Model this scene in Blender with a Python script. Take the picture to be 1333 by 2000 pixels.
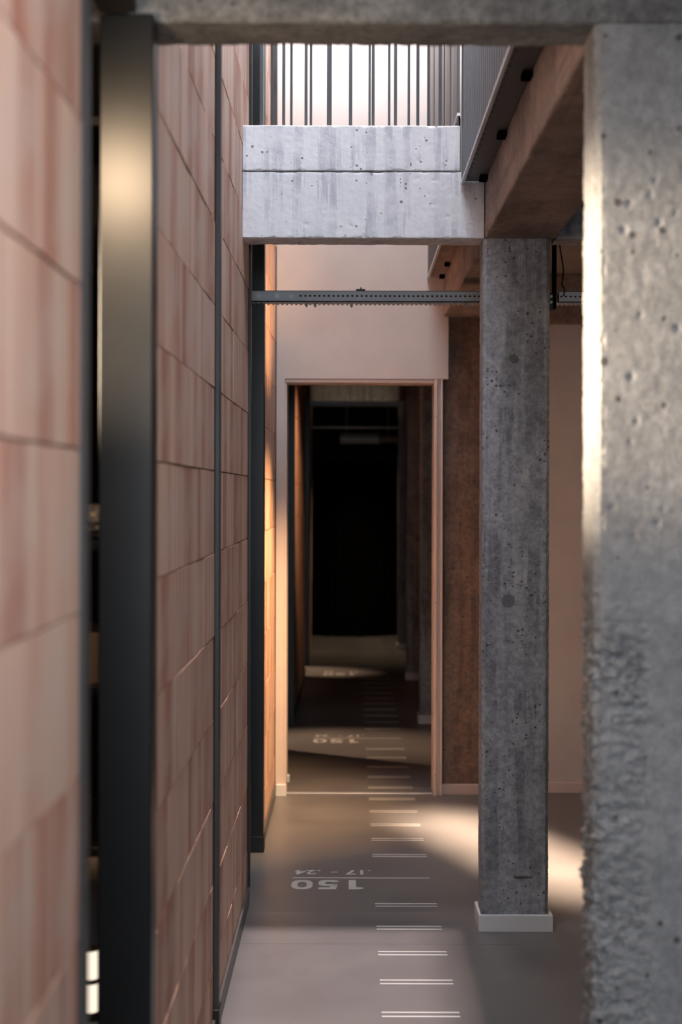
import bpy, bmesh, math, random
from mathutils import Vector, Matrix, noise
R = math.radians
random.seed(7)
for o in list(bpy.data.objects): bpy.data.objects.remove(o)
scene = bpy.context.scene
C = scene.collection

# ---------------------------------------------------------------- camera
cam_d = bpy.data.cameras.new('camera'); cam = bpy.data.objects.new('camera', cam_d); C.objects.link(cam)
cam.location = (0, 0, 1.6); cam.rotation_euler = (R(90), R(-0.15), 0)
cam_d.lens = 50; cam_d.sensor_width = 36; cam_d.sensor_fit = 'AUTO'
cam_d.shift_x = (666.5 - 686) / 2000; cam_d.shift_y = -(1000 - 962) / 2000
cam_d.clip_start = 0.05
cam_d.dof.use_dof = True; cam_d.dof.focus_distance = 5.3; cam_d.dof.aperture_fstop = 2.4
scene.camera = cam

# ---------------------------------------------------------------- world, lights, exposure
w = bpy.data.worlds.new('world'); scene.world = w; w.use_nodes = True
w.node_tree.nodes['Background'].inputs[0].default_value = (0.62, 0.72, 0.9, 1)
w.node_tree.nodes['Background'].inputs[1].default_value = 0.6
vs = scene.view_settings
vs.view_transform = 'Standard'; vs.look = 'None'; vs.gamma = 1; vs.use_curve_mapping = False; vs.exposure = 0.0

def area(name, loc, target, sx, sy, power, col, spread=180):
    l = bpy.data.lights.new(name, 'AREA'); l.shape = 'RECTANGLE'; l.size = sx; l.size_y = sy
    l.energy = power; l.color = col; l.spread = R(spread)
    o = bpy.data.objects.new(name, l); C.objects.link(o); o.location = loc
    o.rotation_euler = (Vector(target) - Vector(loc)).to_track_quat('-Z', 'Y').to_euler(); return o
def spot(name, loc, target, power, col, angle, blend=0.6, size=0.04):
    l = bpy.data.lights.new(name, 'SPOT'); l.energy = power; l.color = col
    l.spot_size = R(angle); l.spot_blend = blend; l.shadow_soft_size = size
    o = bpy.data.objects.new(name, l); C.objects.link(o); o.location = loc
    o.rotation_euler = (Vector(target) - Vector(loc)).to_track_quat('-Z', 'Y').to_euler(); return o
WARM = (1.0, 0.62, 0.32); WARM2 = (1.0, 0.72, 0.46); COOL = (0.86, 0.92, 1.0)
# daylight through the skylight over the near bay and a weak sun straight down
area('skylight_near', (0.03, 4.05, 4.5), (0.0, 4.05, 0), 0.7, 2.0, 118, (0.80, 0.88, 1.0))
area('fill_far_bay', (0.0, 7.0, 4.55), (0.0, 7.0, 0), 0.7, 0.7, 36, (0.93, 0.95, 1.0))  # added fill under the closed roof, brightens the upper doorway wall
sun_d = bpy.data.lights.new('sun', 'SUN'); sun_d.energy = 4.2; sun_d.angle = R(2.5); sun_d.color = (1.0, 0.82, 0.76)
sun = bpy.data.objects.new('sun', sun_d); C.objects.link(sun); sun.rotation_euler = (R(0.2), R(0.6), 0); sun.location = (0, 4, 8)
# daylight of the room around and behind the camera
area('daylight_behind', (0.25, -1.8, 1.9), (0.55, 5.2, 0.9), 1.4, 1.2, 17, (0.78, 0.88, 1.0), 100)
area('daylight_entry', (0.45, 1.0, 2.70), (-0.40, 1.55, 1.95), 0.5, 1.3, 24, (0.96, 0.95, 0.98), 140)
# warm lamps
spot('lamp_opening', (-0.53, 2.32, 2.30), (-0.2, 2.80, 2.05), 21, (1.0, 0.72, 0.46), 130, 1.0, 0.07)
spot('lamp_side_first', (-1.9, 2.44, 1.98), (0.478, 2.87, 1.90), 1450, (1.0, 0.78, 0.56), 21, 1.0, 0.03)
spot('lamp_left_wall', (0.62, 6.42, 2.40), (-0.40, 6.98, 0.75), 480, (1.0, 0.60, 0.29), 58, 1.0)
spot('fill_left_wall_high', (0.44, 6.5, 1.9), (-0.40, 6.9, 2.6), 80, (1.0, 0.56, 0.25), 60, 1.0)  # added fill without a fixture, carries the orange up the brick strip
area('lamp_floor_pool', (0.92, 6.44, 2.40), (0.74, 6.36, 0), 1.5, 0.10, 17, (1.0, 0.72, 0.50), 18)
spot('lamp_side_room', (-2.2, 9.86, 2.2), (0.0, 9.05, 0.0), 520, (1.0, 0.66, 0.42), 26, 1.0)
spot('lamp_side_room_far', (-2.2, 13.3, 2.0), (-0.35, 12.72, 0.0), 420, (1.0, 0.66, 0.42), 18, 0.8)
spot('lamp_corridor', (0.40, 9.55, 2.45), (-0.55, 10.6, 1.6), 110, (1.0, 0.54, 0.28), 58, 1.0)
spot('lamp_far_end', (0.2, 15.0, 2.45), (0.1, 14.9, 0), 60, WARM2, 86, 0.9)
spot('lamp_far_beam', (0.1, 13.6, 1.9), (0.0, 14.6, 2.7), 10, WARM2, 60, 0.9)
area('lamp_right_room', (1.9, 5.6, 2.45), (1.6, 5.6, 0), 0.8, 1.2, 6, WARM2)

# ---------------------------------------------------------------- materials
class NT:
    def __init__(s, name):
        m = bpy.data.materials.new(name); m.use_nodes = True
        s.m = m; s.t = m.node_tree; s.p = s.t.nodes['Principled BSDF']
        s.tc = s.t.nodes.new('ShaderNodeTexCoord')
    def n(s, typ, **kw):
        nd = s.t.nodes.new(typ)
        for k, v in kw.items():
            if hasattr(nd, k): setattr(nd, k, v)
        return nd
    def link(s, a, b): s.t.links.new(a, b)
    def mapping(s, scale, out='Object'):
        mp = s.n('ShaderNodeMapping'); mp.inputs['Scale'].default_value = scale
        s.link(s.tc.outputs[out], mp.inputs['Vector']); return mp.outputs[0]
    def noise(s, vec, scale, detail=4, rough=0.55):
        nd = s.n('ShaderNodeTexNoise'); nd.inputs['Scale'].default_value = scale
        nd.inputs['Detail'].default_value = detail; nd.inputs['Roughness'].default_value = rough
        s.link(vec, nd.inputs['Vector']); return nd.outputs['Fac']
    def voro(s, vec, scale, feature='F1'):
        nd = s.n('ShaderNodeTexVoronoi'); nd.feature = feature; nd.inputs['Scale'].default_value = scale
        s.link(vec, nd.inputs['Vector']); return nd
    def ramp(s, fac, stops):
        nd = s.n('ShaderNodeValToRGB'); cr = nd.color_ramp
        while len(cr.elements) < len(stops): cr.elements.new(0.5)
        for e, (p, c) in zip(cr.elements, stops):
            e.position = p; e.color = (c, c, c, 1) if not hasattr(c, '__len__') else (*c, 1)
        s.link(fac, nd.inputs[0]); return nd.outputs[0]
    def mix(s, fac, a, b, mode='MIX'):
        nd = s.n('ShaderNodeMix'); nd.data_type = 'RGBA'; nd.blend_type = mode
        if hasattr(fac, 'is_linked') or not isinstance(fac, (int, float)): s.link(fac, nd.inputs[0])
        else: nd.inputs[0].default_value = fac
        for v, i in ((a, 6), (b, 7)):
            if isinstance(v, tuple): nd.inputs[i].default_value = (*v, 1)
            else: s.link(v, nd.inputs[i])
        return nd.outputs[2]
    def math(s, op, a, b=0.0):
        nd = s.n('ShaderNodeMath'); nd.operation = op
        for v, i in ((a, 0), (b, 1)):
            if isinstance(v, (int, float)): nd.inputs[i].default_value = v
            else: s.link(v, nd.inputs[i])
        return nd.outputs[0]
    def bump(s, h, strength, dist, prev=None):
        nd = s.n('ShaderNodeBump'); nd.inputs['Strength'].default_value = strength; nd.inputs['Distance'].default_value = dist
        s.link(h, nd.inputs['Height'])
        if prev is not None: s.link(prev, nd.inputs['Normal'])
        return nd.outputs[0]
    def col(s, c):
        if isinstance(c, tuple): s.p.inputs['Base Color'].default_value = (*c, 1)
        else: s.link(c, s.p.inputs['Base Color'])
    def rough(s, r):
        if isinstance(r, (int, float)): s.p.inputs['Roughness'].default_value = r
        else: s.link(r, s.p.inputs['Roughness'])
    def norm(s, n): s.link(n, s.p.inputs['Normal'])

def mat_concrete(name, lo, hi, streak=0.5, pits=1.0, axis='Z', streak_scale=18, stain=None, spots=(), pscale=42, pth=0.66, grain=0.35, mott=0.0):
    M = NT(name)
    one = M.mapping((1, 1, 1))
    big = M.noise(one, 5, 6, 0.65)
    base = M.mix(M.ramp(big, [(0.36, 0.0), (0.62, 1.0)]), lo, hi)
    stain = stain or tuple(c * 0.6 for c in lo)
    sc = (1, 1, 0.06) if axis == 'Z' else ((1, 0.045, 1) if axis == 'Y' else (0.045, 1, 1))
    st = M.noise(M.mapping(sc), streak_scale, 4, 0.65)
    brk = M.noise(one, 7, 4, 0.6)
    sm = M.math('MULTIPLY', M.ramp(st, [(0.44, 1.0), (0.52, 0.0)]), M.ramp(brk, [(0.40, 0.15), (0.58, 1.0)]))
    base = M.mix(M.math('MULTIPLY', sm, streak), base, stain, 'MIX')
    if mott:
        mo = M.noise(one, 48, 5, 0.75)
        base = M.mix(mott, base, M.ramp(mo, [(0.36, 0.22), (0.64, 0.78)]), 'OVERLAY')
    gr = M.noise(one, 220, 3, 0.7)
    base = M.mix(grain, base, M.ramp(gr, [(0.3, 0.32), (0.7, 0.68)]), 'OVERLAY')
    v = M.voro(one, pscale)
    rnd = M.n('ShaderNodeSeparateColor'); M.link(v.outputs['Color'], rnd.inputs[0])
    rad = M.math('MULTIPLY', M.math('MAXIMUM', M.math('SUBTRACT', rnd.outputs[0], pth), 0), 0.8)
    pm = M.noise(one, 5, 2)
    rad = M.math('MULTIPLY', rad, M.ramp(pm, [(0.40, 0.0), (0.62, 1.0)]))
    dd = M.math('ADD', v.outputs['Distance'], M.math('MULTIPLY', M.math('SUBTRACT', M.noise(one, 130, 2), 0.5), 0.22))
    pit = M.ramp(M.math('SUBTRACT', dd, rad), [(0.0, 0.0), (0.05, 1.0)])
    base = M.mix(M.math('MULTIPLY', M.math('SUBTRACT', 1.0, pit), 0.8 * pits), base, tuple(c * 0.2 for c in lo))
    if spots:
        sep = M.n('ShaderNodeSeparateXYZ'); M.link(one, sep.inputs[0])
        for (sx, sz, rx, rz, c, wob) in spots:
            a = M.math('DIVIDE', M.math('SUBTRACT', sep.outputs[0], sx), rx); b_ = M.math('DIVIDE', M.math('SUBTRACT', sep.outputs[2], sz), rz)
            r2 = M.math('ADD', M.math('MULTIPLY', a, a), M.math('MULTIPLY', b_, b_))
            r2 = M.math('ADD', r2, M.math('MULTIPLY', M.math('SUBTRACT', M.noise(one, 70, 3), 0.5), wob))
            base = M.mix(M.ramp(r2, [(0.85, 0.8), (1.0, 0.0)]), base, c)
    M.col(base); M.rough(0.82)
    b = M.bump(gr, 0.35, 0.0015)
    b = M.bump(M.noise(one, 45, 5, 0.7), 0.45, 0.003, b)
    b = M.bump(pit, 0.9 * pits, 0.004, b)
    M.norm(b); return M.m

def mat_brick():
    M = NT('clay_block')
    oi = M.n('ShaderNodeObjectInfo')
    tone = M.ramp(oi.outputs['Random'], [(0.0, (0.49, 0.245, 0.175)), (0.3, (0.57, 0.32, 0.235)), (0.6, (0.45, 0.215, 0.155)), (0.85, (0.62, 0.38, 0.28)), (1.0, (0.52, 0.265, 0.195))])
    cmb = M.n('ShaderNodeVectorMath'); cmb.operation = 'ADD'
    mp = M.mapping((1, 1, 0.03)); M.link(mp, cmb.inputs[0])
    sc = M.n('ShaderNodeVectorMath'); sc.operation = 'SCALE'; M.link(oi.outputs['Random'], sc.inputs[0]); sc.inputs['Scale'].default_value = 37
    M.link(sc.outputs[0], cmb.inputs[1])
    s1 = M.noise(cmb.outputs[0], 8, 3, 0.6)
    s2 = M.noise(cmb.outputs[0], 75, 3, 0.6)
    base = M.mix(M.ramp(s1, [(0.42, 0.0), (0.62, 0.85)]), tone, (0.69, 0.48, 0.375))
    base = M.mix(M.math('MULTIPLY', M.ramp(s1, [(0.34, 1.0), (0.48, 0.0)]), 0.7), base, (0.36, 0.14, 0.09))
    base = M.mix(0.3, base, M.ramp(s2, [(0.3, 0.3), (0.7, 0.7)]), 'OVERLAY')
    mp2 = M.mapping((1, 1, 1))
    cl = M.noise(mp2, 5, 4, 0.6)
    base = M.mix(M.math('MULTIPLY', M.ramp(cl, [(0.45, 0.0), (0.7, 1.0)]), 0.45), base, (0.62, 0.50, 0.43))
    M.col(base); M.rough(0.85)
    b = M.bump(s2, 0.6, 0.003); b = M.bump(M.noise(mp2, 160, 3), 0.3, 0.0015, b)
    M.norm(b); return M.m

def mat_plain(name, c, rough=0.6, metal=0.0, bump=0.0, bscale=120, var=0.08, spec=0.5):
    M = NT(name)
    nz = M.noise(M.mapping((1, 1, 1)), 9, 4)
    M.col(M.mix(M.ramp(nz, [(0.3, 0.0), (0.7, 1.0)]), tuple(x * (1 - var) for x in c), tuple(min(1, x * (1 + var)) for x in c)))
    M.rough(rough); M.p.inputs['Metallic'].default_value = metal
    M.p.inputs['Specular IOR Level'].default_value = spec
    if bump: M.norm(M.bump(M.noise(M.mapping((1, 1, 1)), bscale, 3), bump, 0.002))
    return M.m

def mat_floor():
    M = NT('resin_floor')
    a = M.noise(M.mapping((1, 1, 1)), 2.2, 5, 0.6); f = M.noise(M.mapping((1, 1, 1)), 90, 3, 0.7)
    base = M.mix(M.ramp(a, [(0.3, 0.0), (0.7, 1.0)]), (0.135, 0.128, 0.130), (0.178, 0.168, 0.168))
    base = M.mix(0.15, base, M.ramp(f, [(0.3, 0.4), (0.7, 0.6)]), 'OVERLAY')
    M.col(base)
    M.rough(M.ramp(a, [(0.3, 0.33), (0.7, 0.43)]))
    M.norm(M.bump(M.noise(M.mapping((1, 1, 1)), 40, 3), 0.05, 0.002)); return M.m

def mat_emit(name, c, s):
    M = NT(name); M.col(c); M.p.inputs['Emission Color'].default_value = (*c, 1); M.p.inputs['Emission Strength'].default_value = s; return M.m

m_brick = mat_brick()
m_mortar = mat_plain('joint_mortar', (0.21, 0.14, 0.11), 0.95, bump=0.4)  # brown mortar of the wall core between the blocks
def cz(py): return 1.6 - (py - 962) * 5.2 / 2778
def cx(px): return (px - 686) * 5.2 / 2778
m_col = mat_concrete('column_concrete', (0.285, 0.295, 0.315), (0.40, 0.41, 0.43), 0.75, 1.0, mott=0.5, pscale=62, pth=0.52, stain=(0.17, 0.175, 0.19),
    spots=[(cx(994), cz(1173), 0.026, 0.026, (0.13, 0.135, 0.145), 0.3), (cx(1004), cz(700), 0.019, 0.017, (0.10, 0.075, 0.06), 2.2),
           (cx(1020), cz(1713), 0.032, 0.006, (0.05, 0.05, 0.05), 2.0), (cx(1028), cz(925), 0.012, 0.02, (0.5, 0.5, 0.5), 4.0)])
m_pillar = mat_concrete('pillar_concrete', (0.25, 0.255, 0.26), (0.34, 0.345, 0.35), 0.12, 1.0, pscale=34, pth=0.55, mott=0.35)
m_header = mat_concrete('front_beam_concrete', (0.125, 0.125, 0.123), (0.25, 0.25, 0.245), 0.3, 0.8, 'X', mott=0.6, pscale=30)
m_beam = mat_concrete('pale_beam_concrete', (0.66, 0.67, 0.70), (0.74, 0.74, 0.76), 0.7, 1.0, 'Z', 24, pscale=55, pth=0.58, stain=(0.40, 0.40, 0.46), mott=0.12)
m_long = mat_concrete('brown_beam_concrete', (0.22, 0.155, 0.13), (0.36, 0.27, 0.225), 0.5, 0.6, 'Y', mott=0.35)
m_brown = mat_concrete('brown_column_concrete', (0.18, 0.12, 0.095), (0.27, 0.185, 0.15), 0.6, 1.0, mott=0.5)
m_black = mat_plain('black_steel', (0.042, 0.042, 0.042), 0.37, 0.7, var=0.05)
m_darkst = mat_plain('dark_grey_steel', (0.07, 0.073, 0.075), 0.45, 0.3)
m_plaster = mat_plain('pale_plaster', (0.68, 0.61, 0.58), 0.9, bump=0.15, bscale=220, var=0.03)
m_white = mat_plain('white_paint', (0.80, 0.80, 0.80), 0.5, bump=0.05, var=0.03)
m_trim = mat_plain('pale_trim_paint', (0.74, 0.62, 0.57), 0.5, var=0.03)
m_alu = mat_plain('ribbed_grey_metal', (0.115, 0.125, 0.14), 0.5, 0.3, var=0.05)
m_aluL = mat_plain('light_metal_edge', (0.55, 0.55, 0.56), 0.4, 0.6)
m_galv = mat_plain('galvanised_steel', (0.46, 0.49, 0.52), 0.45, 0.35, bump=0.1)
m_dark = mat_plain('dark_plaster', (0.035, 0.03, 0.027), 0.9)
m_ceil = mat_plain('slab_concrete', (0.30, 0.26, 0.235), 0.9, bump=0.3, bscale=60)
m_skirt = mat_plain('dark_skirting', (0.13, 0.125, 0.122), 0.4, 0.2)
m_floor = mat_floor()
m_mark = mat_plain('floor_marking_paint', (0.52, 0.51, 0.50), 0.4, var=0.04)
m_cloth = mat_plain('black_cloth', (0.006, 0.006, 0.006), 1.0, spec=0.0)
m_hole = mat_plain('black_void', (0.004, 0.004, 0.004), 1.0, spec=0.0)
m_wood = mat_plain('brown_wood', (0.30, 0.19, 0.11), 0.6)
m_fab = mat_plain('grey_fabric', (0.28, 0.26, 0.25), 0.95, bump=0.5, bscale=60)
m_glow = mat_emit('lantern_glow', (1.0, 0.86, 0.68), 1.2)

# ---------------------------------------------------------------- helpers
def link_mesh(name, me, mat, parent=None, kind=None):
    o = bpy.data.objects.new(name, me); C.objects.link(o)
    if mat is not None and not me.materials: me.materials.append(mat)
    if parent: o.parent = parent
    if kind: o['kind'] = kind
    return o
def bm_box(bm, x0, x1, y0, y1, z0, z1, bev=0.0):
    r = bmesh.ops.create_cube(bm, size=1)
    for v in r['verts']:
        v.co = Vector(((x0 + x1) / 2 + v.co.x * (x1 - x0), (y0 + y1) / 2 + v.co.y * (y1 - y0), (z0 + z1) / 2 + v.co.z * (z1 - z0)))
    if bev:
        es = list({e for v in r['verts'] for e in v.link_edges})
        bmesh.ops.bevel(bm, geom=es, offset=bev, segments=1, affect='EDGES')
def bm_cyl(bm, p0, p1, r, seg=12, r2=None):
    p0 = Vector(p0); p1 = Vector(p1); d = p1 - p0
    q = d.to_track_quat('Z', 'Y').to_matrix().to_4x4()
    bmesh.ops.create_cone(bm, cap_ends=True, segments=seg, radius1=r, radius2=r if r2 is None else r2, depth=d.length,
                          matrix=Matrix.Translation((p0 + p1) / 2) @ q)
def fin(name, bm, mat, parent=None, kind=None, smooth=False):
    me = bpy.data.meshes.new(name); bm.to_mesh(me); bm.free()
    if smooth:
        for p in me.polygons: p.use_smooth = True
    return link_mesh(name, me, mat, parent, kind)
def box(name, x0, x1, y0, y1, z0, z1, mat, parent=None, kind=None, bev=0.0):
    bm = bmesh.new(); bm_box(bm, x0, x1, y0, y1, z0, z1, bev)
    return fin(name, bm, mat, parent, kind)
def thing(name, label, cat, loc, group=None):
    o = bpy.data.objects.new(name, None); C.objects.link(o); o.location = loc; o.empty_display_size = 0.1
    o['label'] = label; o['category'] = cat
    if group: o['group'] = group
    return o
def tag(o, label, cat, group=None):
    o['label'] = label; o['category'] = cat
    if group: o['group'] = group
    return o
def wparent(child, par):            # child meshes are made in world coordinates
    child.parent = par; child.matrix_parent_inverse = Matrix.Translation(-par.location)
    return child

# concrete member: chamfered rectangle swept along an axis with a broken, pitted surface
def member(name, axis, a0, a1, u0, u1, v0, v1, mat, ch=0.012, res=0.006, resa=None, amp=0.0012, pit=0.0, honey=None, chip=0.004, seed=0):
    resa = resa or res
    pts = []
    def seg(p, q):
        L = math.dist(p, q); n = max(1, round(L / res))
        for i in range(n): pts.append((p[0] + (q[0] - p[0]) * i / n, p[1] + (q[1] - p[1]) * i / n))
    cs = [(u0 + ch, v0), (u1 - ch, v0), (u1, v0 + ch), (u1, v1 - ch), (u1 - ch, v1), (u0 + ch, v1), (u0, v1 - ch), (u0, v0 + ch)]
    for i in range(8): seg(cs[i], cs[(i + 1) % 8])
    n = len(pts); N = max(2, round((a1 - a0) / resa)) + 1
    def conv(a, u, v):
        if axis == 'Z': return Vector((u, v, a))
        if axis == 'X': return Vector((a, u, v))
        return Vector((u, a, v))
    # normals
    nr = []
    for i in range(n):
        p, q = pts[i - 1], pts[(i + 1) % n]
        d = Vector((q[0] - p[0], q[1] - p[1])).normalized(); nr.append((d.y, -d.x))
    cx, cy = (u0 + u1) / 2, (v0 + v1) / 2
    verts = []
    off = Vector((seed * 3.1, seed * 1.7, seed * 2.3))
    for k in range(N):
        a = a0 + (a1 - a0) * k / (N - 1)
        for i, (u, v) in enumerate(pts):
            P = conv(a, u, v); Q = P + off
            d = amp * 0.45 * noise.noise(Q * 7) + amp * 0.5 * noise.noise(Q * 60)
            if pit:
                dist, pp = noise.voronoi(Q * 38)
                c = noise.cell(pp[0] * 13.7)
                m = noise.noise(Q * 4.0)
                if c > 0.62 - 0.0 and m > -0.15:
                    rr = 0.22 + 0.35 * (c - 0.62)
                    if dist[0] < rr: d -= pit * (1 - dist[0] / rr) ** 0.5
            if honey:
                hm = honey(u, v, a)
                if hm > 0:
                    h = noise.noise(Q * 60) + 0.8 * noise.noise(Q * 130)
                    d += hm * (-0.004 + 0.010 * h)
            corner = min(abs(u - u0), abs(u - u1)) + min(abs(v - v0), abs(v - v1))
            if corner < ch * 1.6:
                h = noise.noise(Q * 22) * 0.7 + noise.noise(Q * 90) * 0.5
                d -= chip * max(0, h) * 1.2
            verts.append(conv(a, u + nr[i][0] * d, v + nr[i][1] * d))
    faces = []
    for k in range(N - 1):
        for i in range(n):
            j = (i + 1) % n
            faces.append((k * n + i, k * n + j, (k + 1) * n + j, (k + 1) * n + i))
    faces.append(tuple(range(n - 1, -1, -1))); faces.append(tuple((N - 1) * n + i for i in range(n)))
    me = bpy.data.meshes.new(name); me.from_pydata(verts, [], faces)
    bm = bmesh.new(); bm.from_mesh(me); bmesh.ops.recalc_face_normals(bm, faces=bm.faces[:]); bm.to_mesh(me); bm.free()
    for p in me.polygons: p.use_smooth = len(p.vertices) == 4
    me.set_sharp_from_angle(angle=R(34))
    return link_mesh(name, me, mat)

# ---------------------------------------------------------------- setting: floor, ceilings, outer walls
XW = -0.40                       # left brick face
floor = box('floor', -3.0, 3.2, -3.0, 18.0, -0.12, 0.0, m_floor, kind='structure')
# slabs over the side rooms, the corridor beyond the door and the room behind the camera
box('ceiling', 0.489, 3.2, 2.95, 7.56, 2.765, 2.935, m_ceil, kind='structure')
box('ceiling', -3.0, -0.495, 2.95, 18.0, 2.765, 2.935, m_ceil, kind='structure')
box('ceiling', -0.49, 3.2, 7.71, 18.0, 2.765, 2.935, m_ceil, kind='structure')
box('ceiling', -3.0, 3.2, -3.0, 2.79, 2.765, 2.935, m_ceil, kind='structure')
box('ceiling', -0.54, -0.40, 2.66, 7.70, 5.62, 5.75, m_white, kind='structure')
box('ceiling', 0.42, 3.2, 2.66, 7.70, 5.62, 5.75, m_white, kind='structure')
box('ceiling', -0.399, 0.419, 5.36, 7.70, 5.62, 5.75, m_white, kind='structure')
box('ceiling', -0.399, 0.419, 2.66, 2.96, 5.62, 5.75, m_white, kind='structure')
bm = bmesh.new()
for y in (2.97, 4.12, 5.32): bm_box(bm, -0.398, 0.418, y - 0.01, y + 0.03, 5.64, 5.72)
for x in (-0.398, 0.40): bm_box(bm, x, x + 0.018, 2.99, 5.32, 5.64, 5.72)
fin('window_1', bm, m_darkst, kind='structure')
# outer walls
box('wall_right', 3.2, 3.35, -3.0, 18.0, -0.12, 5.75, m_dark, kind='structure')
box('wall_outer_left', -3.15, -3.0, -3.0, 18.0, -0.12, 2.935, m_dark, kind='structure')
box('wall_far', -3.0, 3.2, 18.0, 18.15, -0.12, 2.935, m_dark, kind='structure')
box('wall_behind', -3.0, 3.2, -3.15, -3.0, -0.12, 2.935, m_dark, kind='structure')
box('wall_upper_front', -0.54, 3.2, 2.66, 2.795, 2.935, 5.62, m_white, kind='structure')
box('wall_upper_side', 1.5, 1.62, 2.80, 7.52, 2.935, 5.62, m_plaster, kind='structure')
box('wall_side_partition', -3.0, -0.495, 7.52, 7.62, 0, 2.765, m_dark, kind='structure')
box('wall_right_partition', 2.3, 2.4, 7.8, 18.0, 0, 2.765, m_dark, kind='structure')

# ---------------------------------------------------------------- brick walls
ZC, CH = 1.663, 0.242            # one bed joint height, course height
BL = 0.3735
def brick_mesh(L, H, T, rnd):
    n = 8
    top = []; bot = []
    for i in range(n + 1):
        y = L * i / n
        j = 0.0 if rnd.random() < 0.5 else rnd.uniform(0, 0.0028)
        k = 0.0 if rnd.random() < 0.5 else rnd.uniform(0, 0.0032)
        top.append((0, y, H - j)); bot.append((0, y, k))
    v = bot + top + [(-T, 0, 0), (-T, L, 0), (-T, L, H), (-T, 0, H)]
    f = [tuple((i, i + 1, n + 2 + i, n + 1 + i)) for i in range(n)]
    b = 2 * n + 2
    f += [tuple([b] + [b + 1] + list(range(n, -1, -1))), tuple([b + 2, b + 3] + list(range(n + 1, 2 * n + 2)))]
    f += [(b, 0, n + 1, b + 3), (n, b + 1, b + 2, 2 * n + 1)]
    me = bpy.data.meshes.new('brick'); me.from_pydata(v, [], f)
    bm = bmesh.new(); bm.from_mesh(me); bmesh.ops.recalc_face_normals(bm, faces=bm.faces[:]); bm.to_mesh(me); bm.free()
    me.materials.append(m_brick); return me
rb = random.Random(3)
full = [brick_mesh(BL - 0.0012, CH - 0.0032, 0.03, rb) for _ in range(8)]
def brick_wall(y0, y1, ztop, side_top):
    core = box('wall_left', -0.49, XW - 0.007, y0, y1, 0, side_top, m_mortar, kind='structure')
    k = -7
    while ZC + k * CH < ztop:
        z0 = ZC + k * CH
        off = 3.317 if k % 2 else 3.317 + BL / 2 + rb.uniform(-.02, .02)
        i = math.floor((y0 - off) / BL)
        while off + i * BL < y1 - 0.01:
            ya, yb = max(y0, off + i * BL), min(y1, off + (i + 1) * BL); i += 1
            if yb - ya < 0.03: continue
            if yb - ya > BL - 0.001: me = full[rb.randrange(8)]
            else: me = brick_mesh(yb - ya - 0.0012, CH - 0.0032, 0.03, rb)
            zz = max(z0, 0.0)
            o = bpy.data.objects.new('brick', me); C.objects.link(o); o.parent = core
            o.location = (XW + rb.uniform(-0.0012, 0.0012), ya + 0.0006, zz + 0.0016)
            if z0 < 0: o.scale = (1, 1, (CH + z0) / CH)
            o.rotation_euler = (0, rb.uniform(-.0015, .0015), rb.uniform(-.003, .003))
        k += 1
    return core
brick_wall(0.7, 2.11, 2.70, 2.76)
brick_wall(2.845, 5.53, 5.6, 5.62)
brick_wall(6.40, 7.50, 5.6, 5.62)
brick_wall(7.705, 8.84, 2.70, 2.76)
brick_wall(9.845, 12.40, 2.70, 2.76)
brick_wall(13.28, 14.62, 2.70, 2.76)
box('wall_left_rear', -0.49, XW, -3.0, 0.69, 0, 2.76, m_plaster, kind='structure')
# lintels over the side openings
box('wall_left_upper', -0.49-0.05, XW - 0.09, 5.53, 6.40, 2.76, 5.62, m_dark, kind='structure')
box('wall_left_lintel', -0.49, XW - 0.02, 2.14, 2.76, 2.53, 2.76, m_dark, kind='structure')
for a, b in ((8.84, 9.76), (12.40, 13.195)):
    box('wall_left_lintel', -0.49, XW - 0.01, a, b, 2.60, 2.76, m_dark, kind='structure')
# skirting along the brick
for a, b in ((2.95, 4.13), (4.20, 5.53), (6.42, 7.50), (7.71, 8.84), (9.90, 12.40)):
    box('baseboard_left', XW + 0.0015, XW + 0.010, a, b, 0, 0.068, m_skirt, kind='structure', bev=0.0015)
box('trim_1', XW + 0.002, XW + 0.012, 5.515, 5.535, 0.07, 5.6, m_black, kind='structure')     # edge of the mid wall
box('trim_2', XW - 0.02, XW + 0.008, 2.095, 2.135, 0, 2.76, m_darkst, kind='structure', bev=0.002)

# joint profile on the brick wall
t = thing('cover_profile', 'thin dark grey vertical metal strip running up the middle of the brick wall', 'profile', (XW + 0.008, 4.17, 0.068))
wparent(box('strip', XW + 0.002, XW + 0.017, 4.15, 4.19, 0.075, 5.58, m_darkst, bev=0.002), t)
wparent(box('end_cap', XW + 0.002, XW + 0.021, 4.135, 4.20, 0.0, 0.095, m_black, bev=0.002), t)

# black steel posts in the openings
def post(y, ztop, label, w=0.104, xr=-0.387):
    t = thing('steel_post', label, 'post', (xr - w / 2, y + 0.04, 0), 'black steel posts at the side openings')
    wparent(box('post_shaft', xr - w, xr, y, y + 0.075, 0, ztop, m_black, bev=0.0025), t)
    wparent(box('base_shoe', xr - w - 0.003, xr + 0.004, y - 0.003, y + 0.078, 0, 0.07, m_black, bev=0.002), t)
    return t
post(2.765, 2.53, 'wide black steel post lit by a warm lamp, nearest the camera')
post(6.32, 5.6, 'tall black steel post standing left of the doorway, behind the pale beam')
post(9.765, 2.76, 'black steel post just inside the doorway on its left')
post(13.2, 2.76, 'black steel post far down the dark corridor beyond the doorway')
t = thing('upper_window_post', 'slim dark metal post above the pale beam beside the white wall', 'post', (-0.385, 7.10, 2.95))
wparent(box('post_shaft', -0.397, -0.372, 7.05, 7.12, 2.95, 5.6, m_darkst, bev=0.002), t)
wparent(box('foot_plate', -0.399, -0.366, 7.03, 7.14, 2.93, 2.953, m_darkst), t)
box('trim_3', -0.497, -0.486, 6.30, 6.318, 0.0, 5.6, m_aluL, kind='structure')
box('trim_4', -0.3935, -0.3895, 6.305, 6.319, 2.95, 5.6, m_aluL, kind='structure')

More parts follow.
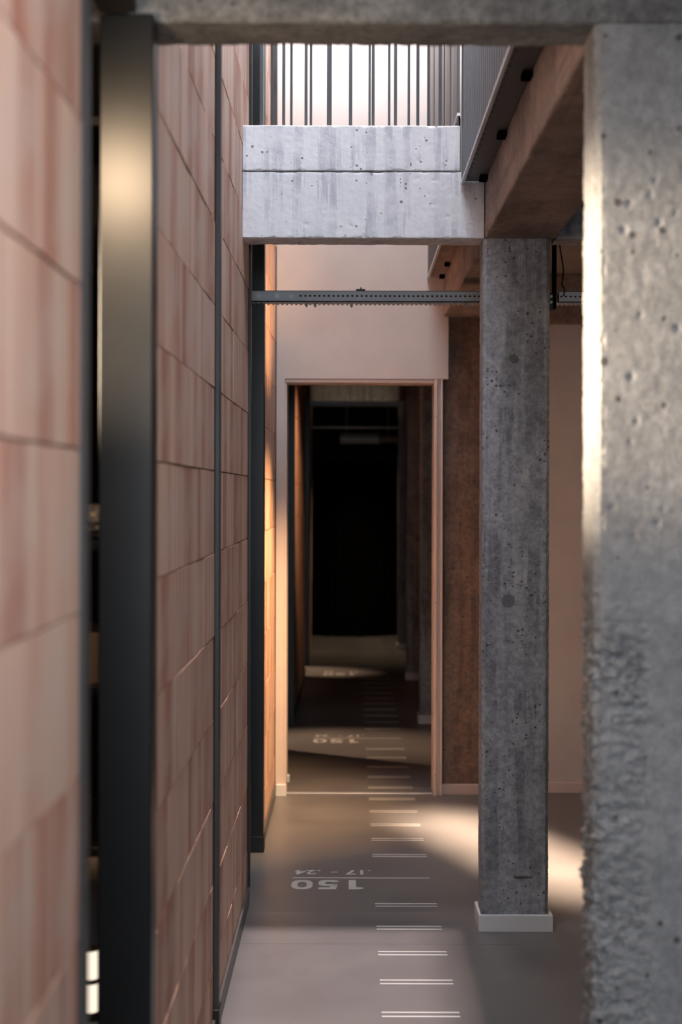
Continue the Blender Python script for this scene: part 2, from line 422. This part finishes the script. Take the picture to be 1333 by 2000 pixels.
# ---------------------------------------------------------------- concrete frames
def honey(u, v, a):
    # rough, poorly compacted lower left part of the near pillar
    k = noise.noise(Vector((u * 3, v * 3, a * 2.5 + 5)))
    lim = 0.60 + 0.05 * k
    m = min(1, max(0, (lim - u) / 0.03)) * min(1, max(0, (1.42 + 0.15 * k - a) / 0.15))
    return m * (0.55 + 0.9 * max(0, noise.noise(Vector((u, v, a)) * 7 + Vector((3, 1, 2))) + 0.2))
t = thing('concrete_pillar', 'big rough pitted concrete pillar at the right edge, nearest the camera', 'pillar', (0.6, 2.875, 0))
wparent(member('pillar_shaft', 'Z', 0, 2.524, 0.478, 0.73, 2.80, 2.947, m_pillar, ch=0.014, res=0.0045, resa=0.005, amp=0.0012, pit=0.0035, honey=honey, chip=0.008, seed=1), t)
b = member('front_beam', 'X', -0.66, 3.19, 2.795, 2.947, 2.524, 2.76, m_header, ch=0.006, res=0.008, resa=0.01, amp=0.003, pit=0.005, chip=0.008, seed=2)
tag(b, 'dark grey concrete beam across the very top of the picture', 'beam')

t = thing('concrete_column', 'grey concrete column on a white plinth, standing free right of the floor scale', 'column', (0.603, 5.275, 0))
wparent(member('column_shaft', 'Z', 0, 2.53, 0.481, 0.727, 5.20, 5.345, m_col, ch=0.013, res=0.004, resa=0.006, amp=0.0012, pit=0.0045, chip=0.005, seed=3), t)
bm = bmesh.new()
X0, X1, Y0, Y1, H = 0.470, 0.741, 5.183, 5.362, 0.060
bm_box(bm, X0, X1, Y0, 5.199, 0, H, 0.0012); bm_box(bm, X0, X1, 5.346, Y1, 0, H, 0.0012)
bm_box(bm, X0, 0.480, 5.199, 5.346, 0, H, 0.0012); bm_box(bm, 0.728, X1, 5.199, 5.346, 0, H, 0.0012)
wparent(fin('plinth', bm, m_white), t)

b = member('pale_beam', 'X', -0.399, 0.485, 5.20, 5.345, 2.53, 2.772, m_beam, ch=0.003, res=0.005, resa=0.006, amp=0.0015, pit=0.0035, chip=0.005, seed=4)
tag(b, 'pale streaked concrete beam spanning the corridor, lower of the two stacked', 'beam')
b = member('upper_beam', 'X', -0.399, 0.395, 5.198, 5.345, 2.776, 2.942, m_beam, ch=0.003, res=0.005, resa=0.006, amp=0.0012, pit=0.003, chip=0.004, seed=5)
tag(b, 'pale concrete upstand above the joint, upper of the two stacked under the balusters', 'beam')
b = member('side_beam', 'X', 0.75, 3.19, 5.20, 5.345, 2.53, 2.762, m_col, ch=0.008, res=0.02, amp=0.0015, seed=6)
tag(b, 'short grey beam end behind the warm-lit pillar, right of the column', 'beam')
b = member('edge_beam', 'Y', 2.95, 5.198, 0.488, 0.747, 2.53, 2.762, m_long, ch=0.004, res=0.006, resa=0.012, amp=0.0018, pit=0.003, chip=0.006, seed=7)
tag(b, 'brown concrete beam running overhead from the near pillar to the grey column', 'beam')
b = member('edge_beam', 'Y', 5.347, 7.545, 0.488, 0.747, 2.53, 2.762, m_long, ch=0.004, res=0.01, resa=0.02, amp=0.0015, chip=0.005, seed=8)
tag(b, 'brown concrete beam behind the grey column, ending at the doorway wall', 'beam')
# third frame at the doorway wall
b = member('brown_column', 'Z', 0, 2.53, 0.492, 0.746, 7.55, 7.69, m_brown, ch=0.006, res=0.006, resa=0.012, amp=0.0014, pit=0.004, chip=0.004, seed=9)
tag(b, 'brown concrete column beside the doorway, behind the grey column', 'column')
b = member('back_beam', 'X', 0.748, 3.19, 7.55, 7.69, 2.50, 2.762, m_long, ch=0.004, res=0.02, amp=0.001, seed=10)
tag(b, 'dark brown beam above the pale wall at the back of the right room', 'beam')
# frames of the corridor beyond the doorway
for i, y in enumerate((9.86, 12.17, 14.5)):
    w_ = ['first', 'second', 'third'][i]
    t = thing('corridor_column', '%s dim concrete column right of the floor scale beyond the doorway' % w_, 'column', (0.603, y + .07, 0), 'columns of the dark corridor')
    wparent(member('column_shaft', 'Z', 0, 2.53, 0.481, 0.727, y, y + .145, m_col, ch=0.012, res=0.02, resa=0.05, amp=0.001, seed=11 + i), t)
    bm = bmesh.new()
    bm_box(bm, .470, .741, y - .017, y - .001, 0, .06, .001); bm_box(bm, .470, .741, y + .146, y + .162, 0, .06, .001)
    bm_box(bm, .470, .480, y - .001, y + .146, 0, .06, .001); bm_box(bm, .728, .741, y - .001, y + .146, 0, .06, .001)
    wparent(fin('plinth', bm, m_white), t)
    b = member('corridor_beam', 'X', -0.399, 0.485, y, y + .145, 2.53, 2.762, m_col, ch=0.006, res=0.03, amp=0.001, seed=15 + i)
    tag(b, '%s dim concrete beam overhead beyond the doorway' % w_, 'beam', 'beams of the dark corridor')
    if i < 2:
        b = member('corridor_edge_beam', 'Y', y + .147, y + 2.30, 0.488, 0.747, 2.53, 2.762, m_long, ch=0.004, res=0.03, resa=0.06, amp=0.001, seed=19 + i)
        tag(b, 'dark lengthwise beam right of the corridor, behind its %s column' % w_, 'beam', 'lengthwise beams of the dark corridor')

# ---------------------------------------------------------------- doorway wall
bm = bmesh.new()
bm_box(bm, -0.395, 0.5125, 7.50, 7.545, 2.20, 5.6)
bm_box(bm, -0.395, 0.488, 7.545, 7.70, 2.20, 5.6)
bm_box(bm, -0.395, -0.350, 7.50, 7.70, 0.0, 2.20)
bm_box(bm, 0.5125, 1.50, 7.52, 7.70, 2.95, 5.6)
wall_back = fin('wall_back', bm, m_plaster, kind='structure')
box('wall_back_right', 0.748, 3.2, 7.60, 7.72, 0, 2.50, m_plaster, kind='structure')
door = bpy.data.objects.new('door_1', None); C.objects.link(door); door['kind'] = 'structure'; door.location = (0.04, 7.55, 0)
wparent(box('casing', 0.4385, 0.456, 7.500, 7.70, 0, 2.198, m_trim, bev=0.002), door)
wparent(box('casing', 0.4575, 0.470, 7.512, 7.70, 0, 2.198, m_trim, bev=0.002), door)
wparent(box('casing', 0.4715, 0.485, 7.504, 7.70, 0, 2.198, m_trim, bev=0.002), door)
wparent(box('head_casing', -0.349, 0.437, 7.51, 7.70, 2.180, 2.1985, m_trim, bev=0.002), door)
wparent(box('jamb', -0.3495, -0.340, 7.51, 7.70, 0, 2.178, m_trim, bev=0.001), door)
wparent(box('threshold', -0.340, 0.437, 7.55, 7.585, 0.0, 0.004, m_aluL, bev=0.001), door)
wparent(box('stop_bracket', -0.3395, -0.325, 7.62, 7.66, 0.045, 0.085, m_aluL, bev=0.002), door)
bm = bmesh.new()
for z in (0.11, 1.02, 2.0):
    bm_cyl(bm, (0.4473, 7.4995, z), (0.4473, 7.502, z), 0.003, 8)
wparent(fin('screw', bm, m_darkst), door)
box('baseboard_back', -0.399, -0.338, 7.482, 7.499, 0, 0.062, m_white, kind='structure', bev=0.002)
box('baseboard_back', 0.480, 0.746, 7.532, 7.548, 0, 0.056, m_trim, kind='structure', bev=0.002)
box('baseboard_back', 0.750, 3.19, 7.585, 7.599, 0, 0.056, m_trim, kind='structure', bev=0.002)

# ---------------------------------------------------------------- upper floor edge: ribbed cladding
def ribbed(name, x, y0, y1, z0, z1, pitch, depth, mat, th=0.006):
    n = int((y1 - y0) / pitch); vs_ = []; fs = []
    prof = []
    for i in range(n):
        y = y0 + i * pitch
        prof += [(x, y), (x, y + pitch * .45), (x + depth, y + pitch * .5), (x + depth, y + pitch * .95)]
    prof.append((x, y1))
    for (a, b_) in prof: vs_ += [(a, b_, z0), (a, b_, z1)]
    k = len(vs_)
    for (a, b_) in prof: vs_ += [(a + th, b_, z0), (a + th, b_, z1)]
    for i in range(len(prof) - 1):
        fs.append((2 * i, 2 * i + 1, 2 * i + 3, 2 * i + 2)); fs.append((k + 2 * i + 2, k + 2 * i + 3, k + 2 * i + 1, k + 2 * i))
        fs.append((2 * i, 2 * i + 2, k + 2 * i + 2, k + 2 * i)); fs.append((2 * i + 1, k + 2 * i + 1, k + 2 * i + 3, 2 * i + 3))
    me = bpy.data.meshes.new(name); me.from_pydata(vs_, [], fs); return link_mesh(name, me, mat)
t = thing('balcony_cladding', 'grey ribbed metal cladding on the balcony edge, right of the pale beam', 'cladding', (0.45, 4.1, 2.72))
wparent(ribbed('ribbed_sheet', 0.400, 2.96, 5.19, 2.735, 3.95, 0.066, 0.016, m_alu), t)
wparent(box('edge_strip', 0.397, 0.4085, 2.96, 5.192, 2.722, 2.734, m_aluL, bev=0.001), t)
wparent(box('soffit_strip', 0.4095, 0.486, 2.96, 5.192, 2.738, 2.750, m_darkst), t)
for y in (3.22, 3.82, 4.46, 5.08):
    wparent(box('bracket', 0.460, 0.487, y, y + 0.06, 2.722, 2.7375, m_hole, bev=0.001), t)
t = thing('balcony_screen', 'second balcony edge with upright metal slats, behind the pale beam', 'cladding', (0.45, 6.4, 2.72))
wparent(box('edge_strip', 0.397, 0.4085, 5.36, 7.497, 2.722, 2.734, m_aluL, bev=0.001), t)
wparent(box('soffit_strip', 0.4095, 0.486, 5.36, 7.497, 2.738, 2.750, m_long), t)
for y in (5.7, 6.35, 7.0, 7.40):
    wparent(box('bracket', 0.460, 0.487, y, y + 0.06, 2.722, 2.7375, m_hole, bev=0.001), t)
wparent(ribbed('ribbed_sheet', 0.402, 5.36, 7.49, 2.735, 3.02, 0.05, 0.004, m_darkst), t)
wparent(box('rail_strip', 0.396, 0.408, 5.36, 7.49, 3.021, 3.032, m_aluL), t)
m_bz = mat_plain('bronze_metal', (0.20, 0.165, 0.145), 0.45, 0.5)
y = 5.42; i = 0
while y < 7.44:
    wd = (0.20, 0.16, 0.24, 0.12)[i % 4]
    y2 = min(y + wd, 7.485)
    s = wparent(box('slat', 0.400 + 0.004 * (i % 2), 0.4115, y, y2, 3.034, 3.95, (m_darkst, m_bz, m_alu, m_bz)[i % 4], bev=0.001), t)
    y = y2 + 0.012; i += 1

# ---------------------------------------------------------------- balustrades across the void
def railing(yy, px0, pitch_px, n, label, r=0.0055):
    t = thing('guard_railing', label, 'railing', (0.0, yy, 2.944))
    k = yy / 2778.0
    xs = []
    x = (px0 - 686) * k; p = pitch_px * k
    while x > -0.395 + p: x -= p
    while x < 0.39:
        xs.append(x); x += p
    for x in xs:
        wparent(box('baluster', x - r, x + r, yy - 0.006, yy + 0.006, 2.944, 3.92, m_darkst), t)
    wparent(box('handrail', -0.396, 0.393, yy - 0.02, yy + 0.02, 3.921, 3.945, m_darkst, bev=0.003), t)
    return t
railing(5.26, 552.5, 43.7, 7, 'dark upright balusters standing on the pale beam, nearer of two rows')
railing(6.04, 567.5, 38.25, 7, 'dark upright balusters in the row behind, before the bright white wall', 0.0052)
b = box('walkway_deck', -0.398, 0.399, 5.36, 6.06, 2.90, 2.943, m_beam)
tag(b, 'short concrete walkway deck behind the pale beam, between the two baluster rows', 'deck')

# ---------------------------------------------------------------- perforated rail at Y 6.2
def mount_rail(x0, x1, yy, z0, label, holes=True, bolts=(), depth=0.112, first=0.0):
    t = thing('mounting_rail', label, 'rail', ((x0 + x1) / 2, yy, z0))
    h = 0.042; bm = bmesh.new()
    pitch = 0.0205
    # front web with real holes
    n = int((x1 - x0 - 0.004) / pitch); zc = z0 + h * 0.52; hw, hh = 0.0046, 0.0036
    px = [x0]
    def quad(a, b_, c, d): bm.faces.new([bm.verts.new(v) for v in (a, b_, c, d)])
    for i in range(n):
        xa = x0 + i * pitch; xb = xa + pitch; xc = (xa + xb) / 2
        if holes and xc > x0 + first:
            quad((xa, yy, z0), (xb, yy, z0), (xb, yy, zc - hh), (xa, yy, zc - hh))
            quad((xa, yy, zc + hh), (xb, yy, zc + hh), (xb, yy, z0 + h), (xa, yy, z0 + h))
            quad((xa, yy, zc - hh), (xc - hw, yy, zc - hh), (xc - hw, yy, zc + hh), (xa, yy, zc + hh))
            quad((xc + hw, yy, zc - hh), (xb, yy, zc - hh), (xb, yy, zc + hh), (xc + hw, yy, zc + hh))
        else: quad((xa, yy, z0), (xb, yy, z0), (xb, yy, z0 + h), (xa, yy, z0 + h))
    quad((x0 + n * pitch, yy, z0), (x1, yy, z0), (x1, yy, z0 + h), (x0 + n * pitch, yy, z0 + h))
    wparent(fin('web', bm, m_galv), t)
    wparent(box('back_web', x0, x1, yy + 0.036, yy + 0.041, z0 + 0.001, z0 + h - 0.001, m_hole), t)
    wparent(box('top_flange', x0, x1, yy + 0.0005, yy + depth, z0 + h, z0 + h + 0.003, m_darkst), t)
    bm = bmesh.new(); nr = int((x1 - x0) / 0.0205)
    bm_box(bm, x0, x1, yy + 0.0425, yy + depth, z0 + 0.001, z0 + 0.006)
    for i in range(nr): bm_box(bm, x0 + i * 0.0205 + 0.003, x0 + i * 0.0205 + 0.013, yy + 0.0425, yy + depth, z0 - 0.004, z0 + 0.0005)
    o = wparent(fin('ribbed_underside', bm, m_galv), t); o['kind'] = 'stuff'
    for (bx, face) in bolts:
        bm = bmesh.new()
        if face:
            bm_cyl(bm, (bx, yy - 0.006, zc), (bx, yy, zc), 0.008, 6); bm_cyl(bm, (bx, yy - 0.0015, zc), (bx, yy, zc), 0.011, 12)
        else:
            bm_cyl(bm, (bx, yy + 0.09, z0 - 0.016), (bx, yy + 0.09, z0 + 0.0), 0.0035, 8); bm_cyl(bm, (bx, yy + 0.09, z0 - 0.011), (bx, yy + 0.09, z0 - 0.004), 0.0075, 6)
        wparent(fin('bolt', bm, m_aluL if face else m_galv), t)
    return t
YR = 6.20; k = YR / 2778
r_ = mount_rail(-0.437, 0.655, YR, 2.435, 'long perforated steel rail across the corridor above the doorway', bolts=[((504 - 686) * k, 1), ((540 - 686) * k, 1), ((568 - 686) * k, 1), ((597 - 686) * k, 0), ((614 - 686) * k, 0), ((686 - 686) * k, 0), ((912 - 686) * k, 0)], first=0.195)
bm = bmesh.new(); bm_box(bm, 0.02, 0.060, YR + 0.01, YR + 0.04, 2.4805, 2.489); bm_cyl(bm, (0.041, YR + .025, 2.489), (0.041, YR + .025, 2.498), 0.003, 8)
wparent(fin('clip', bm, m_black), r_)
mount_rail(0.905, 3.0, YR, 2.435, 'short visible piece of perforated rail right of the grey column')
mount_rail(-0.399, 0.48, 13.3, 2.41, 'unlit steel rail across the dark corridor beyond the doorway', holes=False)
t = thing('hanger_bracket', 'black upright hanger with bolts at the right of the grey column top', 'bracket', (0.885, YR, 2.40))
wparent(box('upright', 0.878, 0.893, YR - 0.01, YR + 0.03, 2.405, 2.76, m_hole, bev=0.001), t)
wparent(box('foot_plate', 0.862, 0.877, YR - 0.012, YR + 0.03, 2.395, 2.47, m_black, bev=0.001), t)
for z in (2.43, 2.455):
    bm = bmesh.new(); bm_cyl(bm, (0.869, YR - 0.019, z), (0.869, YR - 0.012, z), 0.006, 6)
    wparent(fin('bolt', bm, m_aluL), t)
def tube(name, pts, r, mat):
    cu = bpy.data.curves.new(name, 'CURVE'); cu.dimensions = '3D'; cu.bevel_depth = r; cu.bevel_resolution = 2
    sp = cu.splines.new('NURBS'); sp.points.add(len(pts) - 1); sp.use_endpoint_u = True; sp.order_u = 3
    for p, q in zip(sp.points, pts): p.co = (*q, 1)
    tmp = bpy.data.objects.new('tmp', cu); C.objects.link(tmp)
    me = bpy.data.meshes.new_from_object(tmp.evaluated_get(bpy.context.evaluated_depsgraph_get()))
    bpy.data.objects.remove(tmp); me.name = name; me.materials.clear(); me.materials.append(mat)
    return link_mesh(name, me, mat)
c = tube('cable', [(0.897, YR, 2.76), (0.905, YR - .01, 2.68), (0.925, YR - .02, 2.56), (0.912, YR - .02, 2.50), (0.93, YR - .02, 2.49), (0.925, YR - .004, 2.458)], 0.0028, m_hole)
tag(c, 'thin black cable hanging from the ceiling to the rail right of the column', 'cable')

# ---------------------------------------------------------------- floor scale markings (flat paint, parts of the floor)
def poly_mesh(name, polys, th=0.0006):
    bm = bmesh.new()
    for p in polys:
        a = [bm.verts.new((x, y, 0.0004)) for x, y in p]; b_ = [bm.verts.new((x, y, 0.0004 + th)) for x, y in p]
        n = len(p)
        bm.faces.new(a[::-1]); bm.faces.new(b_)
        for i in range(n): bm.faces.new((a[i], a[(i + 1) % n], b_[(i + 1) % n], b_[i]))
    bmesh.ops.recalc_face_normals(bm, faces=bm.faces[:])
    me = bpy.data.meshes.new(name); bm.to_mesh(me); bm.free(); me.materials.append(m_mark); return me
W_, g_ = 0.012, 0.034
dash_me = poly_mesh('double_line', [[(0.0985, -g_ / 2 - W_ / 2), (0.338, -g_ / 2 - W_ / 2), (0.338, -g_ / 2 + W_ / 2), (0.0985, -g_ / 2 + W_ / 2)],
                                     [(0.0985, g_ / 2 - W_ / 2), (0.338, g_ / 2 - W_ / 2), (0.338, g_ / 2 + W_ / 2), (0.0985, g_ / 2 + W_ / 2)]])
line_me = poly_mesh('long_line', [[(-0.238, -0.006), (0.3315, -0.006), (0.3315, 0.006), (-0.238, 0.006)]])
def arc(cx, cy, rx, ry, a0, a1, n, pw=2.6):
    out = []
    for i in range(n + 1):
        a = R(a0 + (a1 - a0) * i / n); c_, s_ = math.cos(a), math.sin(a)
        out.append((cx + rx * math.copysign(abs(c_) ** (2 / pw), c_), cy + ry * math.copysign(abs(s_) ** (2 / pw), s_)))
    return out
def band(o, i): return [[o[k], o[k + 1], i[k + 1], i[k]] for k in range(len(o) - 1)]
def glyph150(ch, w, h):
    if ch == '0': return band(arc(w / 2, h / 2, w / 2, h / 2, 0, 360, 36, 2.8), arc(w / 2, h / 2, w * .22, h * .30, 0, 360, 36, 2.6))
    if ch == '1': return [[(w * .50, 0), (w, 0), (w, h), (w * .50, h), (w * .0, h * .93), (w * .0, h * .80), (w * .50, h * .76)]]
    if ch == '5':
        ps = [[(w * .14, h * .80), (w * .98, h * .80), (w * .98, h), (w * .06 + .1 * w, h)], [(w * .10, h * .42), (w * .42, h * .50), (w * .46, h * .8), (w * .14, h * .8)]]
        o = arc(w * .5, h * .32, w * .5, h * .34, 140, -160, 26, 2.8); i = arc(w * .5, h * .31, w * .19, h * .14, 140, -160, 26, 2.4)
        return ps + band(o, i)
def rot_place(polys, x, y):      # text faces the far end: turned half round
    return [[(x - px, y - py) for px, py in p] for p in polys]
pol = []
# right edge of the word 150 at X=+.056, baseline farther away? letters turned half round: baseline on the far side
H5 = 0.134
for ch, x, wd in (('1', 0.054, 0.059), ('5', -0.042, 0.087), ('0', -0.152, 0.087)):
    pol += rot_place(glyph150(ch, wd, H5), x, 0.0)
num_me = poly_mesh('number', pol)
def font_mesh(txt, size, sx, offset):
    cu = bpy.data.curves.new('t', 'FONT'); cu.body = txt; cu.size = size; cu.offset = offset; cu.extrude = 0.0003
    o = bpy.data.objects.new('t', cu); C.objects.link(o); bpy.context.view_layer.update()
    me = bpy.data.meshes.new_from_object(o.evaluated_get(bpy.context.evaluated_depsgraph_get()))
    bpy.data.objects.remove(o)
    xs = [v.co.x for v in me.vertices]; ys = [v.co.y for v in me.vertices]
    return me, min(xs), max(xs), min(ys), max(ys)
bmt = bmesh.new()
for txt, xr, wd, hh, y0 in (('.17', 0.0885, 0.108, 0.070, 0.0), ('–', -0.053, 0.027, 0.010, -0.028), ('.24', -0.124, 0.108, 0.070, 0.0)):
    me_t, xa, xb, ya, yb = font_mesh(txt, 0.1, 1, 0.0022)
    for v in me_t.vertices:
        fx = (v.co.x - xa) / (xb - xa); fy = (v.co.y - ya) / (yb - ya)
        v.co = Vector((xr - fx * wd, y0 - fy * hh, v.co.z + 0.0007))
    bmt.from_mesh(me_t)
me_t = bpy.data.meshes.new('small_number'); bmt.to_mesh(me_t); bmt.free(); me_t.materials.append(m_mark)
P = 3.357
def mark(me, name, y):
    o = bpy.data.objects.new(name, me); C.objects.link(o); o.parent = floor; o.location = (0, y, 0)
for j in range(-1, 4):
    L = 5.903 + P * j
    if j >= 0:
        mark(line_me, 'marking_line', L)
        mark(num_me, 'marking_number', L - 0.036)
        mark(me_t, 'marking_text', L + 0.122)
    for q in range(10):
        y = L + 0.366 + 0.2895 * q
        if 4.0 < y < 15.6: mark(dash_me, 'marking_dash', y)
box('floor_joint', -0.39, 0.6, 5.04, 5.0425, 0.0, 0.0004, m_skirt).parent = floor

# ---------------------------------------------------------------- far end of the corridor
bm = bmesh.new(); n = 60
prof = []
for i in range(n + 1):
    x = -0.62 + 1.5 * i / n
    y = 15.75 + 0.9 * ((x + .0) ** 2) + 0.012 * math.sin(i * 1.9)
    prof.append((x, y))
fr = [[bm.verts.new((x, y, z)) for (x, y) in prof] for z in (0.03, 1.96)]
bk = [[bm.verts.new((x, y + 0.01, z)) for (x, y) in prof] for z in (0.03, 1.96)]
for i in range(n):
    bm.faces.new((fr[0][i], fr[0][i + 1], fr[1][i + 1], fr[1][i])); bm.faces.new((bk[0][i + 1], bk[0][i], bk[1][i], bk[1][i + 1]))
    bm.faces.new((fr[1][i], fr[1][i + 1], bk[1][i + 1], bk[1][i])); bm.faces.new((fr[0][i + 1], fr[0][i], bk[0][i], bk[0][i + 1]))
t = thing('curved_screen', 'pitch black curved screen closing the far end of the corridor', 'screen', (0, 15.9, 0))
wparent(fin('screen_cloth', bm, m_cloth), t)
for x in (-0.6, 0.1, 0.86):
    yb = 15.76 + 0.9 * x * x
    bm = bmesh.new(); bm_cyl(bm, (x, yb + .035, 0), (x, yb + .035, 1.96), 0.012, 8); wparent(fin('stand_pole', bm, m_black), t)
t = thing('ventilation_duct', 'dull metal duct under the ceiling above the black screen', 'duct', (0.1, 15.6, 2.12))
bm = bmesh.new(); bm_cyl(bm, (-0.12, 15.6, 2.19), (0.30, 15.6, 2.19), 0.06, 20)
wparent(fin('duct_pipe', bm, m_galv, smooth=False), t)
bm = bmesh.new(); bm_cyl(bm, (0.30, 15.6, 2.19), (0.34, 15.6, 2.19), 0.068, 20); bm_cyl(bm, (0.345, 15.6, 2.19), (0.55, 15.6, 2.19), 0.05, 16)
wparent(fin('collar', bm, m_bz), t)
for x in (-.05, .4):
    bm = bmesh.new(); bm_cyl(bm, (x, 15.6, 2.24), (x, 15.6, 2.765), 0.004, 8); wparent(fin('hanger_rod', bm, m_galv), t)
bm = bmesh.new(); bm_cyl(bm, (-1.5, 15.3, 2.30), (1.5, 15.3, 2.30), 0.012, 10)
for x in (-1.2, 0.9): bm_cyl(bm, (x, 15.3, 2.30), (x, 15.3, 2.765), 0.004, 8)
tag(fin('ceiling_pipe', bm, m_galv), 'thin grey pipe crossing the far end above the duct', 'pipe')

# ---------------------------------------------------------------- side room behind the first opening
def at(px, Y): return (px - 686) * Y / 2778
def zat(py, Y): return 1.6 - (py - 962) * Y / 2778
t = thing('storage_rack', 'dark storage rack glimpsed through the slit left of the near black post', 'rack', (-0.80, 3.2, 0))
for (x, y) in ((-1.1, 3.04), (-1.1, 3.38), (-0.512, 3.38)):
    wparent(box('upright', x - .012, x + .012, y - .012, y + .012, 0, 2.3, m_black), t)
for z in (0.415, 1.165, 1.475, 2.38):
    wparent(box('shelf', -1.112, -0.500, 3.028, 3.392, z, z + 0.02, m_black, bev=0.001), t)
Yc = 3.16
t = thing('paper_lantern', 'glowing white lantern low in the slit left of the near black post', 'lantern', (at(179, Yc), Yc, 0.435))
x0 = at(179, Yc)
for za, zb, nm, mt, r in ((0.4355, 0.448, 'foot', m_bz, .020), (0.448, 0.510, 'glass_shade', m_glow, .0185), (0.510, 0.521, 'band', m_bz, .019), (0.521, 0.583, 'glass_shade', m_glow, .0185), (0.583, 0.590, 'cap', m_bz, .019)):
    bm = bmesh.new(); bm_cyl(bm, (x0, Yc, za + .0002), (x0, Yc, zb), r, 20); wparent(fin(nm, bm, mt), t)
t = thing('wooden_crate', 'small brown wooden crate on the rack in the slit by the near post', 'crate', (at(178, 3.16), 3.16, 1.186))
for n_, (a, b_, c, d) in (('side_panel', (-.70, -.69, 3.08, 3.30)), ('side_panel', (-.53, -.52, 3.08, 3.30)), ('front_board', (-.70, -.52, 3.065, 3.079)), ('back_board', (-.70, -.52, 3.301, 3.315))):
    wparent(box(n_, a, b_, c, d, 1.1865, 1.295, m_wood, bev=0.001), t)
wparent(box('base_board', -.689, -.531, 3.081, 3.299, 1.1865, 1.197, m_wood), t)
bm = bmesh.new(); bm_cyl(bm, (-0.72, 3.14, 1.536), (-0.515, 3.14, 1.536), 0.0365, 24)
bm.normal_update()
for v in bm.verts: v.co += Vector((0, 0.004 * math.sin(v.co.z * 400), 0))
t = thing('fabric_roll', 'rolled grey cloth on the upper shelf in the slit by the near post', 'cloth', (-0.62, 3.14, 1.496))
wparent(fin('roll', bm, m_fab, smooth=False), t)
for x in (-.66, -.57):
    bm = bmesh.new(); bm_cyl(bm, (x, 3.14, 1.536), (x + .012, 3.14, 1.536), 0.038, 24); wparent(fin('strap', bm, m_bz), t)
